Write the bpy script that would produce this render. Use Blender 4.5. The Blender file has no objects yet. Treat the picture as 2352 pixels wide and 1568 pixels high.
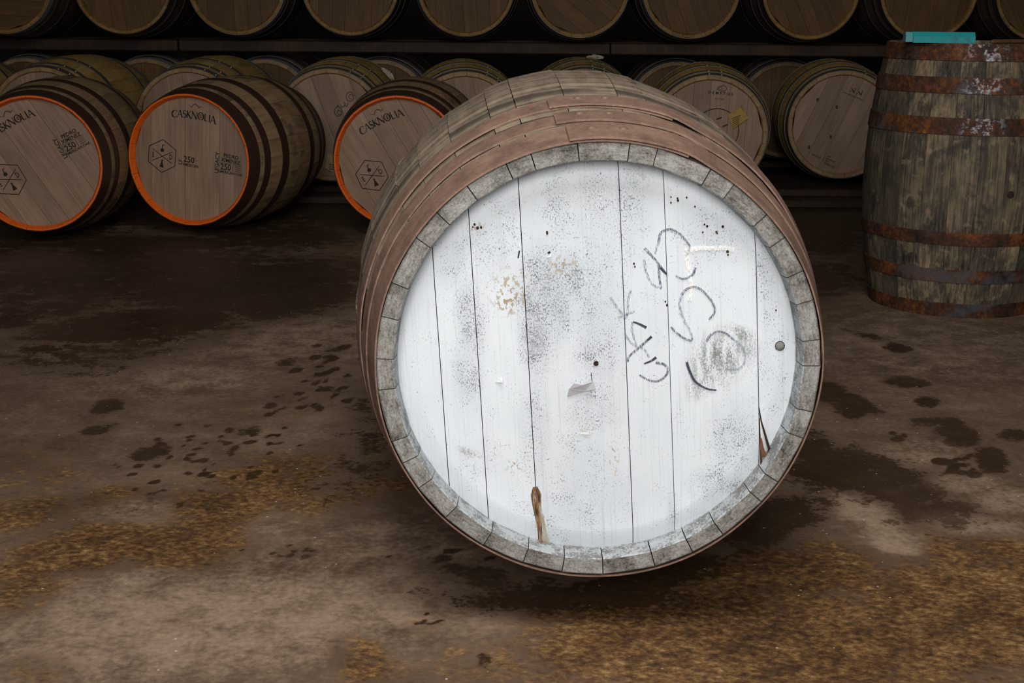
import bpy, math, random
import numpy as np
from mathutils import Matrix, Vector
random.seed(7); rng = np.random.default_rng(7)
S = bpy.context.scene; C = S.collection
PI = math.pi
# ---------------------------------------------------------------- camera
W, H, F = 2352, 1568, 3100.0
PITCH, ROLL, EYE = 0.24545, 0.00863, 0.9924
_cp, _sp = math.cos(PITCH), math.sin(PITCH)
FW = np.array([0, _cp, -_sp]); _u = np.array([0, _sp, _cp]); _r = np.array([1., 0, 0])
RT = _r*math.cos(ROLL)+_u*math.sin(ROLL); UP = _u*math.cos(ROLL)-_r*math.sin(ROLL)
cd = bpy.data.cameras.new('camera'); cam = bpy.data.objects.new('camera', cd); C.objects.link(cam)
cam.matrix_world = Matrix(((RT[0], UP[0], -FW[0], 0), (RT[1], UP[1], -FW[1], 0), (RT[2], UP[2], -FW[2], EYE), (0, 0, 0, 1)))
cd.sensor_width = 36; cd.lens = F/W*36; cd.clip_start = .05; cd.clip_end = 60
S.camera = cam
# ---------------------------------------------------------------- world, lights, exposure
wd = bpy.data.worlds.new('world'); S.world = wd; wd.use_nodes = True
wd.node_tree.nodes['Background'].inputs[0].default_value = (.55, .62, .75, 1)
wd.node_tree.nodes['Background'].inputs[1].default_value = .02
def area(name, loc, target, sx, sy, power, col, spread=180):
    l = bpy.data.lights.new(name, 'AREA'); l.shape = 'RECTANGLE'; l.size = sx; l.size_y = sy
    l.energy = power; l.color = col; l.spread = math.radians(spread)
    o = bpy.data.objects.new(name, l); C.objects.link(o); o.location = loc
    o.rotation_euler = (Vector(target)-Vector(loc)).to_track_quat('-Z', 'Y').to_euler()
    return o
# daylight from the open loading door behind the photographer, and the roof light above it
area('door_daylight', (-.2, -2.0, 2.1), (.1, 3.0, .3), 2.6, 2.2, 87, (1, .97, .93), 130)
area('roof_light', (.1, .7, 3.6), (.1, 1.9, 0), 1.8, 1.2, 54, (1, .97, .94), 140)
S.view_settings.view_transform = 'Standard'; S.view_settings.look = 'None'
S.view_settings.gamma = 1; S.view_settings.use_curve_mapping = False
S.view_settings.exposure = 0.14
# ---------------------------------------------------------------- measuring helpers (photo point -> metres on a surface)
ORG = np.array([0, 0, EYE])
def project(X):
    d = np.asarray(X)-ORG; z = d@FW
    return np.stack([W/2+F*(d@RT)/z, H/2-F*(d@UP)/z], -1)
def ray(px, py):
    d = FW+RT*(px-W/2)/F-UP*(py-H/2)/F
    return d
def on_frame(M, px, py, z=0.0):       # local xy on the plane z of frame M
    Mi = M.inverted(); o = Mi @ Vector(ORG); d = Mi.to_3x3() @ Vector(ray(px, py))
    t = (z-o.z)/d.z
    return (o.x+d.x*t, o.y+d.y*t)
# ---------------------------------------------------------------- node helper
class N:
    def __init__(s, name):
        s.m = bpy.data.materials.new(name); s.m.use_nodes = True; s.t = s.m.node_tree
        s.b = s.t.nodes['Principled BSDF']; s.b.inputs['Specular IOR Level'].default_value = .3
        s.oc = s.t.nodes.new('ShaderNodeTexCoord').outputs['Object']
        s.rnd = s.t.nodes.new('ShaderNodeObjectInfo').outputs['Random']
    def put(s, sock, v):
        if isinstance(v, bpy.types.NodeSocket): s.t.links.new(v, sock)
        elif v is not None:
            if isinstance(v, (tuple, list)) and len(v) == 3 and sock.type == 'RGBA': v = (*v, 1)
            sock.default_value = v
    def math(s, op, a, b=None, c=None, clamp=False):
        n = s.t.nodes.new('ShaderNodeMath'); n.operation = op; n.use_clamp = clamp
        for i, v in enumerate((a, b, c)): s.put(n.inputs[i], v)
        return n.outputs[0]
    def map(s, vec, scale=(1, 1, 1), loc=(0, 0, 0), rot=(0, 0, 0)):
        n = s.t.nodes.new('ShaderNodeMapping'); s.put(n.inputs[0], vec)
        n.inputs['Scale'].default_value = scale; n.inputs['Location'].default_value = loc; n.inputs['Rotation'].default_value = rot
        return n.outputs[0]
    def noise(s, vec, scale, detail=4, rough=.55, w=None, dist=0):
        n = s.t.nodes.new('ShaderNodeTexNoise'); n.noise_dimensions = '4D' if w is not None else '3D'
        s.put(n.inputs['Vector'], vec)
        if w is not None: s.put(n.inputs['W'], w)
        n.inputs['Scale'].default_value = scale; n.inputs['Detail'].default_value = detail
        n.inputs['Roughness'].default_value = rough; n.inputs['Distortion'].default_value = dist
        return n.outputs['Fac']
    def voro(s, vec, scale, feat='F1'):
        n = s.t.nodes.new('ShaderNodeTexVoronoi'); n.feature = feat; s.put(n.inputs['Vector'], vec); n.inputs['Scale'].default_value = scale
        return n.outputs['Distance']
    def ss(s, x, a, b):               # smoothstep a..b -> 0..1
        n = s.t.nodes.new('ShaderNodeMapRange'); n.interpolation_type = 'SMOOTHSTEP'
        s.put(n.inputs[0], x); s.put(n.inputs[1], a); s.put(n.inputs[2], b)
        return n.outputs[0]
    def lin(s, x, a, b, c, d):
        n = s.t.nodes.new('ShaderNodeMapRange'); s.put(n.inputs[0], x)
        for i, v in enumerate((a, b, c, d)): s.put(n.inputs[1+i], v)
        return n.outputs[0]
    def mix(s, f, a, b, mode='MIX'):
        n = s.t.nodes.new('ShaderNodeMix'); n.data_type = 'RGBA'; n.blend_type = mode
        s.put(n.inputs[0], f); s.put(n.inputs[6], a); s.put(n.inputs[7], b)
        return n.outputs[2]
    def ramp(s, f, *st):
        n = s.t.nodes.new('ShaderNodeValToRGB'); s.put(n.inputs[0], f); e = n.color_ramp.elements
        while len(e) < len(st): e.new(.5)
        for k, (p, c) in enumerate(st): e[k].position = p; e[k].color = (*c, 1)
        return n.outputs[0]
    def attr(s, name):
        n = s.t.nodes.new('ShaderNodeAttribute'); n.attribute_name = name
        q = s.t.nodes.new('ShaderNodeSeparateColor'); s.t.links.new(n.outputs['Color'], q.inputs[0])
        return q.outputs[0], q.outputs[1], q.outputs[2]
    def sep(s, v):
        q = s.t.nodes.new('ShaderNodeSeparateXYZ'); s.put(q.inputs[0], v); return q.outputs
    def out(s, col, rough=.7, bump=None, bs=.3, bd=.002, metal=0, spec=None):
        s.put(s.b.inputs['Base Color'], col); s.put(s.b.inputs['Roughness'], rough); s.put(s.b.inputs['Metallic'], metal)
        if spec is not None: s.b.inputs['Specular IOR Level'].default_value = spec
        if bump is not None:
            n = s.t.nodes.new('ShaderNodeBump'); n.inputs['Strength'].default_value = bs; n.inputs['Distance'].default_value = bd
            s.put(n.inputs['Height'], bump); s.t.links.new(n.outputs[0], s.b.inputs['Normal'])
        return s.m
def flat(name, col, rough=.7, metal=0, var=.25):
    n = N(name); f = n.noise(n.oc, 60, 3)
    return n.out(n.mix(f, tuple(c*(1-var) for c in col), tuple(min(1, c*(1+var)) for c in col)), rough, f, .15, .001, metal)
# ---------------------------------------------------------------- materials
def head_wood(name, c0, c1, c2, dark=.25):
    n = N(name); w = n.math('MULTIPLY', n.rnd, 40)
    g = n.noise(n.map(n.oc, (120, 6, 30)), 1, 5, .6, w)
    big = n.noise(n.map(n.oc, (9, 5, 5)), 1, 3, .5, w)
    spots = n.ss(n.noise(n.oc, 45, 2, .5, w), .69, .77)
    col = n.ramp(n.math('ADD', n.math('MULTIPLY', g, .6), n.math('MULTIPLY', big, .45)), (.3, c0), (.52, c1), (.75, c2))
    col = n.mix(n.lin(n.rnd, 0, 1, 0, .38), col, tuple(c*.55 for c in c0))
    col = n.mix(n.math('MULTIPLY', spots, dark), col, (.06, .04, .025))
    return n.out(col, .62, g, .25, .001)
HW_new = head_wood('pale_oak_head', (.18, .112, .073), (.275, .18, .122), (.38, .262, .185))
HW_old_dim = head_wood('dimmed_honey_oak_head', (.066, .032, .008), (.112, .058, .016), (.17, .096, .031), .5)  # honey oak darkened; gloom of the upper and rear rows put into colour
def stave_wood(name, c0, c1, c2, stain=(.05, .03, .018), amt=.5):
    n = N(name); w = n.math('MULTIPLY', n.rnd, 50)
    g = n.noise(n.map(n.oc, (70, 70, 3.5)), 1, 5, .6, w)
    b = n.noise(n.map(n.oc, (8, 8, 4)), 1, 4, .6, w)
    col = n.ramp(n.math('ADD', n.math('MULTIPLY', g, .5), n.math('MULTIPLY', b, .55)), (.33, c0), (.52, c1), (.72, c2))
    col = n.mix(n.math('MULTIPLY', n.ss(n.rnd, .55, 1), .45), col, c0)
    col = n.mix(n.math('MULTIPLY', n.ss(n.noise(n.map(n.oc, (7, 7, 5)), 1, 5, .65, n.math('ADD', w, 9)), .52, .66), amt), col, stain)
    return n.out(col, .65, g, .3, .0015)
SW_new = stave_wood('new_oak_stave', (.25, .15, .045), (.42, .27, .085), (.56, .39, .15), amt=.3)
SW_brown = stave_wood('brown_oak_stave', (.16, .095, .045), (.29, .185, .095), (.40, .27, .15), amt=.65)
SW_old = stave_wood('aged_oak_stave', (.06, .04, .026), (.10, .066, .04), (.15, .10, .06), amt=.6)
def paint(name, col, rough, dirt=(.03, .02, .015), amt=.35):
    n = N(name); f = n.noise(n.oc, 30, 5, .65)
    return n.out(n.mix(n.math('MULTIPLY', n.ss(f, .52, .72), amt), col, dirt), rough, f, .15, .001)
ORANGE = paint('orange_paint', (.70, .115, .008), .5)
OAK_RIM = stave_wood('oak_rim', (.17, .10, .045), (.27, .17, .08), (.36, .24, .12), amt=.3)
HONEY_RIM = stave_wood('honey_rim', (.13, .07, .02), (.24, .135, .04), (.33, .2, .07), amt=.3)
BROWN_HOOP = paint('brown_painted_hoop', (.045, .021, .014), .5, (.02, .012, .008), .6)
n = N('galvanised_hoop'); f = n.noise(n.oc, 25, 5, .65)
GALV = n.out(n.mix(f, (.07, .072, .062), (.19, .19, .17)), .45, f, .15, .001, .6)
n = N('grey_steel_hoop'); f = n.noise(n.oc, 20, 5, .65)
GREYH = n.out(n.mix(f, (.16, .155, .15), (.34, .33, .32)), .5, f, .15, .001, .35)
n = N('dark_steel_hoop'); f = n.noise(n.oc, 25, 5, .65)
DARKH = n.out(n.mix(f, (.03, .03, .03), (.10, .098, .095)), .5, f, .15, .001, .5)
RIVET = flat('bright_rivet', (.55, .58, .55), .35, .7)
INK = paint('black_ink', (.016, .012, .010), .8, (.06, .04, .03), .5)
INK2 = paint('faded_ink', (.07, .048, .034), .8, (.14, .1, .07), .6)
# upright cask: rusted hoops, weathered black-streaked staves
n = N('rusted_hoop'); a = n.noise(n.oc, 9, 6, .7); b = n.noise(n.oc, 70, 5, .7); c = n.noise(n.map(n.oc, (1, 1, 1), (3, 7, 2)), 5, 5, .65)
col = n.ramp(n.math('ADD', n.math('MULTIPLY', a, .55), n.math('MULTIPLY', b, .5)), (.40, (.010, .007, .006)), (.53, (.055, .02, .008)), (.64, (.15, .048, .010)), (.76, (.40, .16, .03)))
gm = n.ss(c, .52, .62); col = n.mix(n.math('MULTIPLY', gm, .75), col, (.06, .06, .065))
ox, oy, oz = n.sep(n.oc)
near = n.math('MULTIPLY', n.ss(n.math('ABSOLUTE', n.math('ADD', ox, .05)), .09, .0), n.math('MULTIPLY', n.ss(oy, .1, -.05), n.ss(oz, -.4, -.3)))
wm = n.math('MULTIPLY', near, n.ss(n.noise(n.oc, 45, 6, .75), .5, .6)); col = n.mix(n.math('MULTIPLY', wm, .7), col, (.55, .55, .60))
RUST = n.out(col, .75, b, .5, .002)
n = N('weathered_stave'); w = n.math('MULTIPLY', n.rnd, 50)
g = n.noise(n.map(n.oc, (160, 160, 5)), 1, 5, .65, w); b = n.noise(n.map(n.oc, (9, 9, 5)), 1, 5, .65, w); k = n.noise(n.map(n.oc, (16, 16, 13)), 1, 4, .6, n.math('ADD', w, 5))
col = n.ramp(n.math('ADD', n.math('MULTIPLY', g, .45), n.math('MULTIPLY', b, .6)), (.40, (.014, .011, .009)), (.5, (.07, .054, .038)), (.60, (.18, .135, .08)), (.72, (.40, .31, .18)))
col = n.mix(n.math('MULTIPLY', n.ss(k, .53, .64), .75), col, (.03, .026, .024))
col = n.mix(n.math('MULTIPLY', n.ss(n.noise(n.oc, 28, 4, .6, n.math('ADD', w, 15)), .56, .66), .3), col, (.34, .26, .15))
col = n.mix(n.math('MULTIPLY', n.ss(n.rnd, .45, 1), .6), col, (.03, .024, .02))
WEATH = n.out(col, .75, g, .5, .002)
# the big cask
n = N('grey_brown_stave'); w = n.math('MULTIPLY', n.rnd, 50); ox, oy, oz = n.sep(n.oc)
g = n.noise(n.map(n.oc, (45, 45, 5)), 1, 6, .65, w)
band = n.noise(n.map(n.oc, (4, 2, 46)), 1, 5, .62, None, .4); band2 = n.noise(n.map(n.oc, (6, 3, 80), (2, 5, 1)), 1, 5, .62)
col = n.ramp(n.math('ADD', n.math('MULTIPLY', band, .75), n.math('MULTIPLY', g, .3)), (.40, (.034, .027, .023)), (.46, (.115, .090, .068)), (.54, (.20, .160, .118)), (.66, (.33, .265, .195)))
col = n.mix(n.math('MULTIPLY', n.ss(band2, .53, .64), .6), col, (.30, .145, .058))
col = n.mix(n.math('MULTIPLY', n.ss(band2, .43, .33), .5), col, (.12, .125, .12))
mk = n.math('MULTIPLY', n.ss(n.math('ABSOLUTE', n.math('ADD', n.math('ADD', oz, .335), n.math('MULTIPLY', n.math('SUBTRACT', n.noise(n.oc, 5, 3), .5), .06))), .03, .012), n.ss(n.noise(n.map(n.oc, (5, 5, 1)), 1, 3, .5, w), .36, .52))
col = n.mix(n.math('MULTIPLY', mk, .8), col, (.045, .034, .027))
col = n.mix(n.math('MULTIPLY', n.ss(n.noise(n.map(n.oc, (9, 9, 5), (4, 1, 2)), 1, 5, .6, w), .6, .68), .8), col, (.035, .03, .028))
STAVE = n.out(col, .7, g, .5, .002)
n = N('grey_end_grain'); f = n.noise(n.map(n.oc, (90, 300, 60)), 1, 5, .65, n.math('MULTIPLY', n.rnd, 30)); b = n.noise(n.oc, 22, 5, .65, n.math('MULTIPLY', n.rnd, 30)); f2 = n.noise(n.oc, 330, 4, .7)
col = n.ramp(n.math('ADD', n.math('MULTIPLY', f, .3), n.math('ADD', n.math('MULTIPLY', b, .42), n.math('MULTIPLY', f2, .3))), (.40, (.045, .041, .034)), (.49, (.17, .16, .142)), (.57, (.285, .278, .262)), (.69, (.44, .44, .43)))
ENDG = n.out(col, .8, f2, .5, .0015)
n = N('white_washed_lip'); f = n.noise(n.oc, 40, 5, .65, n.math('MULTIPLY', n.rnd, 30)); f2 = n.noise(n.oc, 260, 4, .7)
LIP = n.out(n.mix(n.ss(n.math('ADD', n.math('MULTIPLY', f, .6), n.math('MULTIPLY', f2, .45)), .47, .6), (.40, .43, .45), (.17, .17, .165)), .75, f2, .4, .0015)
n = N('red_brown_hoop'); f = n.noise(n.oc, 18, 6, .65); f2 = n.noise(n.map(n.oc, (120, 120, 260)), 1, 4, .6); f3 = n.noise(n.oc, 160, 3, .6)
col = n.ramp(f, (.3, (.105, .066, .050)), (.5, (.178, .108, .080)), (.7, (.25, .155, .112)))
col = n.mix(n.math('MULTIPLY', n.ss(f2, .55, .7), .4), col, (.35, .24, .18))
col = n.mix(n.math('MULTIPLY', n.ss(f3, .66, .72), .7), col, (.05, .03, .022))
REDH = n.out(col, .62, f2, .35, .001)
n = N('white_head_paint'); wear, scuff, tan = n.attr('wear'); ox, oy, oz = n.sep(n.oc)
base = n.mix(n.noise(n.oc, 7, 4, .6), (.585, .645, .70), (.75, .795, .835))
base = n.mix(n.math('MULTIPLY', n.rnd, .16), base, (.42, .45, .48))
grain = n.noise(n.map(n.oc, (430, 6, 1)), 1, 4, .6, n.math('MULTIPLY', n.rnd, 20))
base = n.mix(n.math('MULTIPLY', n.ss(grain, .52, .70), .38), base, (.40, .44, .48))
base = n.mix(n.math('MULTIPLY', wear, n.math('MULTIPLY', n.noise(n.map(n.oc, (60, 25, 1)), 1, 4, .6), .7)), base, (.33, .36, .40))
sp = n.noise(n.map(n.oc, (470, 290, 1)), 1, 3, .62); sp2 = n.noise(n.oc, 26, 4, .6)
th = n.math('SUBTRACT', .645, n.math('ADD', n.math('MULTIPLY', wear, .15), n.math('MULTIPLY', n.math('SUBTRACT', sp2, .5), .36)))
spm = n.ss(sp, th, n.math('ADD', th, .06))
col = n.mix(n.math('MULTIPLY', spm, n.lin(n.noise(n.oc, 60, 2), .3, .7, .25, .95)), base, (.10, .115, .14))
sc = n.math('MULTIPLY', scuff, n.ss(n.math('ADD', n.math('MULTIPLY', n.noise(n.map(n.oc, (90, 22, 1), (0, 0, 0), (0, 0, -.75)), 1, 5, .65), .6), n.math('MULTIPLY', sp, .5)), .46, .66))
col = n.mix(n.math('MULTIPLY', sc, .85), col, (.13, .125, .115))
tm = n.math('MULTIPLY', tan, n.ss(n.noise(n.map(n.oc, (150, 110, 1)), 1, 3, .6), .52, .58)); col = n.mix(tm, col, (.36, .29, .19))
WHITE = n.out(col, .72, n.math('SUBTRACT', n.math('MULTIPLY', grain, -.6), spm), .35, .0008)
def crayon(name, col, k0, k1):
    n = N(name); f = n.noise(n.map(n.oc, (900, 160, 1)), 1, 3, .6)
    n.put(n.b.inputs['Alpha'], n.math('MULTIPLY', n.ss(f, k0, k1), .9))
    return n.out(n.mix(f, col, tuple(min(1, c*1.3) for c in col)), .8)
CRAY = crayon('blue_black_crayon', (.075, .085, .13), .36, .60); CRAY2 = crayon('faint_crayon', (.20, .23, .31), .40, .66); CRAYD = crayon('dark_crayon', (.03, .035, .055), .28, .46)
CHALK = crayon('white_chalk', (.9, .88, .82), .38, .56)
n = N('rust_run'); f = n.noise(n.map(n.oc, (260, 30, 1)), 1, 5, .65); n.put(n.b.inputs['Alpha'], n.math('MULTIPLY', n.ss(n.noise(n.map(n.oc, (420, 40, 1), (3, 3, 3)), 1, 4, .65), .33, .52), .92))
RUN = n.out(n.ramp(f, (.34, (.015, .008, .005)), (.46, (.12, .05, .014)), (.58, (.30, .16, .05)), (.72, (.42, .31, .16))), .7)
n = N('pale_rust_run'); f = n.noise(n.map(n.oc, (260, 30, 1)), 1, 5, .65); n.put(n.b.inputs['Alpha'], n.math('MULTIPLY', n.ss(n.noise(n.map(n.oc, (420, 40, 1), (7, 3, 3)), 1, 4, .65), .36, .6), .6)); RUN2 = n.out(n.mix(f, (.30, .2, .08), (.45, .36, .22)), .7)
CRACK = paint('dark_split_wood', (.022, .012, .009), .8, (.09, .04, .02), .8); SPLINT = paint('brown_splinter', (.13, .055, .022), .7, (.04, .02, .01), .6)
PAPER = paint('torn_grey_paper', (.42, .42, .45), .7, (.2, .18, .17), .5); PAPERW = flat('white_paper', (.8, .8, .82), .7, 0, .08)
YTAG = paint('yellow_paper_tag', (.34, .2, .035), .6, (.18, .1, .02), .5); CTAG = paint('cream_paper_tag', (.36, .27, .13), .6, (.2, .15, .07), .4)
TEAL = paint('teal_paint', (.012, .25, .27), .5, (.05, .06, .05), .55)
RAILM = stave_wood('dark_rail_timber', (.016, .008, .005), (.034, .017, .009), (.065, .032, .014), amt=.5)
STICK = paint('dark_wooden_stick', (.09, .045, .02), .6); HOSE = flat('pale_hose', (.35, .3, .17), .35)
RAG = flat('crumpled_rag', (.42, .36, .28), .9)
# ---------------------------------------------------------------- mesh helpers
def mesh(name, v, f, mats, mi=None, smooth=True):
    me = bpy.data.meshes.new(name); me.from_pydata([tuple(map(float, p)) for p in v], [], f)
    for m in mats: me.materials.append(m)
    if mi is not None: me.polygons.foreach_set('material_index', mi)
    me.polygons.foreach_set('use_smooth', [smooth]*len(f)); me.update()
    return me
def link(name, me, parent=None, M=None, **props):
    o = bpy.data.objects.new(name, me); C.objects.link(o)
    if parent is not None: o.parent = parent
    if M is not None: o.matrix_basis = M
    for k, v in props.items(): o[k] = v
    return o
def box_mesh(name, x0, x1, y0, y1, z0, z1, m, ch=.0):
    c = min(ch, (x1-x0)/2.01, (y1-y0)/2.01, (z1-z0)/2.01); v = []; f = []
    if c <= 0:
        v = [(x, y, z) for z in (z0, z1) for y in (y0, y1) for x in (x0, x1)]
        f = [(0, 2, 3, 1), (4, 5, 7, 6), (0, 1, 5, 4), (2, 6, 7, 3), (0, 4, 6, 2), (1, 3, 7, 5)]
        return mesh(name, v, f, [m], smooth=False)
    rings = [(z0, c), (z0+c, 0), (z1-c, 0), (z1, c)]
    for z, i in rings:
        for (sx, sy) in ((0, 0), (1, 0), (1, 1), (0, 1)):
            X = (x0+i, x1-i)[sx]; Y = (y0+i, y1-i)[sy]; a = c*.0
            v.append((X, Y, z))
    for k in range(3):
        for q in range(4): f.append((4*k+q, 4*k+(q+1) % 4, 4*k+4+(q+1) % 4, 4*k+4+q))
    f += [(3, 2, 1, 0), (12, 13, 14, 15)]
    return mesh(name, v, f, [m], smooth=False)
def prof(s, L, rh, rb): return rb-(rb-rh)*(2*s/L-1)**2
def stave_mesh(key, L, rh, rb, te, width, mats, nl=12, na=2, gap=.0012, flat_=.4, dr=0, dz=0, chiv=.004, tf=None, rec=.03):
    """one stave centred on +Y of the barrel frame; the front end lies at z=0, the barrel runs to z=-L"""
    ss = np.linspace(0, L, nl+1); v = []; f = []; mi = []
    hw = width/2
    th = np.linspace(-hw, hw, na+1)
    path = [(prof(s, L, rh, rb)+dr*math.sin(PI*s/L), -s) for s in ss]
    rows = []   # closed path in (r,z): outer front->back, inner back->front
    eb = te*.08
    rows.append((path[0][0]-eb, dz, 1))
    for k, (r, z) in enumerate(path): rows.append((r, z-(eb if k == 0 else 0)+(dz if k == 0 else 0), 0))
    tf = tf or te
    for k, (r, z) in enumerate(reversed(path[1:])): rows.append((r-te, z, 2))
    rows.append((path[0][0]-te, -rec-.012, 2)); rows.append((path[0][0]-te, -rec*.9, 2))
    rows.append((path[0][0]-tf, dz-chiv*.5, 2)); rows.append((path[0][0]-tf+chiv*.3, dz, 1))
    nr = len(rows)
    for (r, z, _) in rows:
        g = gap/r/2
        for t in th:
            tt = t*(hw-g)/hw
            rr = r*((1-flat_)+flat_*math.cos(hw)/math.cos(tt)) if flat_ else r
            rr += (r*flat_*(1-math.cos(hw))*.5 if flat_ else 0)
            v.append((rr*math.sin(tt), rr*math.cos(tt), z))
    w = na+1
    for a in range(nr):
        b = (a+1) % nr
        ma, mb = rows[a][2], rows[b][2]
        m = 0 if ma == 0 and mb == 0 else (2 if (ma == 2 or mb == 2) and not (ma == 0 or mb == 0) else 1)
        if a == nr-1: m = 1
        for j in range(na):
            f.append((a*w+j, a*w+j+1, b*w+j+1, b*w+j)); mi.append(min(m, len(mats)-1))
    # side walls: quads between outer and inner
    for side, j in ((0, 0), (1, na)):
        for k in range(1, nl):
            o0, o1 = 1+k, 2+k; i0, i1 = 2*nl+2-k, 2*nl+1-k
            q = (o0*w+j, o1*w+j, i1*w+j, i0*w+j); f.append(q if side == 0 else q[::-1]); mi.append(0)
        q = tuple(x*w+j for x in (0, 1, 2, 2*nl+1, 2*nl+2, 2*nl+3, 2*nl+4, 2*nl+5)); f.append(q if side == 0 else q[::-1]); mi.append(min(1, len(mats)-1))
    me = mesh(key, v, f, mats, mi, smooth=False)
    return me
def hoop_mesh(key, L, rh, rb, s0, s1, thk, m, seg=56, lift=.0008, wob=0, lap=None):
    """iron band between s0 and s1 (distance from the front end); lap = (start angle deg, overlap deg)"""
    v = []; f = []
    if lap: a0 = math.radians(lap[0]); tot = 2*PI+math.radians(lap[1]); ovl = math.radians(lap[1])
    else: a0 = PI/2; tot = 2*PI; ovl = 0
    n = seg+1 if lap else seg
    ph = rng.random(6)*6.28
    for k in range(n):
        u = k/seg*tot; a = a0-u
        hi = 0
        if lap: hi = (thk+.0012)*max(0, min(1, 1-(u-ovl)/.12))
        wz = wob*(math.sin(a*3+ph[0])+.6*math.sin(a*7+ph[1])+.4*math.sin(a*13+ph[2]))
        wr = wob*.5*(math.sin(a*5+ph[3])+.6*math.sin(a*11+ph[4]))
        tz = .002*(1 if hi > 0 else 0)*(1-u/(ovl+.12)) if lap else 0
        A = s0+wz-tz; B = s1+wz*.6-tz
        Ac = min(max(A, 0), L); Bc = min(max(B, 0), L)
        ra = prof(Ac, L, rh, rb)+lift+hi+wr; rb_ = prof(Bc, L, rh, rb)+lift+hi+wr
        e = thk*.3
        sec = [(ra, -A), (ra+thk-e, -A), (ra+thk, -A-e), (rb_+thk, -B+e), (rb_+thk-e, -B), (rb_, -B)]
        for r, z in sec: v.append((r*math.cos(a), r*math.sin(a), z))
    q = 6
    for k in range(n if not lap else n-1):
        b = (k+1) % n
        for j in range(q): f.append((k*q+j, k*q+(j+1) % q, b*q+(j+1) % q, b*q+j))
    if lap: f.append(tuple(range(q))[::-1]); f.append(tuple((n-1)*q+j for j in range(q)))
    return mesh(key, v, f, [m], smooth=False)
def rivet_mesh(key, r, h, m):
    v = [(0, 0, h)]; f = []; n = 10
    for rr, z in ((r*.6, h*.8), (r, h*.15), (r, -h*.4)):
        for k in range(n): a = 2*PI*k/n; v.append((rr*math.cos(a), rr*math.sin(a), z))
    for k in range(n):
        b = (k+1) % n; f.append((0, 1+k, 1+b))
        for q in (0, 1): f.append((1+q*n+k, 1+(q+1)*n+k, 1+(q+1)*n+b, 1+q*n+b))
    return mesh(key, v, f, [m])
def board_mesh(key, x0, x1, R, zf, th, mats, nx=2, ny=10, gap=.0012, chamfer=.0, dz=0, masks=None):
    a = max(x0+gap/2, -R*.999); b = min(x1-gap/2, R*.999); v = []; f = []
    xs = np.linspace(a, b, nx+1)
    for x in xs:
        yc = math.sqrt(max(R*R-x*x, 1e-7))
        for k in range(ny+1):
            y = -yc+2*yc*k/ny; r = math.hypot(x, y); z = zf+dz
            if chamfer: z -= chamfer*max(0, (r-(R-.036))/.036)**1.5
            v.append((x, y, z))
    w = ny+1; ng = len(v)
    for i in range(nx):
        for k in range(ny): f.append((i*w+k, (i+1)*w+k, (i+1)*w+k+1, i*w+k+1))
    per = [i*w for i in range(nx+1)]+[nx*w+k for k in range(1, ny+1)]+[i*w+ny for i in range(nx-1, -1, -1)]+[k for k in range(ny-1, 0, -1)]
    base = len(v)
    for p in per: v.append((v[p][0], v[p][1], zf-th))
    m = len(per)
    for k in range(m): f.append((per[k], base+k, base+(k+1) % m, per[(k+1) % m]))
    f.append(tuple(base+k for k in range(m))[::-1])
    me = mesh(key, v, f, mats, smooth=False)
    if masks is not None:
        at = me.color_attributes.new('wear', 'FLOAT_COLOR', 'POINT')
        P = np.array([p[:2] for p in v]); at.data.foreach_set('color', masks(P).astype(np.float32).ravel())
    return me
CACHE = {}
def cached(key, fn):
    if key not in CACHE: CACHE[key] = fn()
    return CACHE[key]
Rz = lambda a: Matrix.Rotation(a, 4, 'Z')
def frame(c, yaw, tilt=0.0, spin=0.0):
    """front-head frame: Z towards the viewer, Y up, X right"""
    n = Vector((math.sin(yaw)*math.cos(tilt), math.cos(yaw)*math.cos(tilt), math.sin(tilt)))
    z = -n; x = Vector((0, 0, 1)).cross(z).normalized(); y = z.cross(x)
    return Matrix(((x.x, y.x, z.x, c[0]), (x.y, y.y, z.y, c[1]), (x.z, y.z, z.z, c[2]), (0, 0, 0, 1))) @ Rz(spin)
def thing(name, label, cat, base, R3, group=None):
    o = bpy.data.objects.new(name, None); C.objects.link(o); o.empty_display_size = .1
    o.matrix_world = Matrix.Translation(base) @ R3.to_4x4()
    o['label'] = label; o['category'] = cat
    if group: o['group'] = group
    return o
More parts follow.
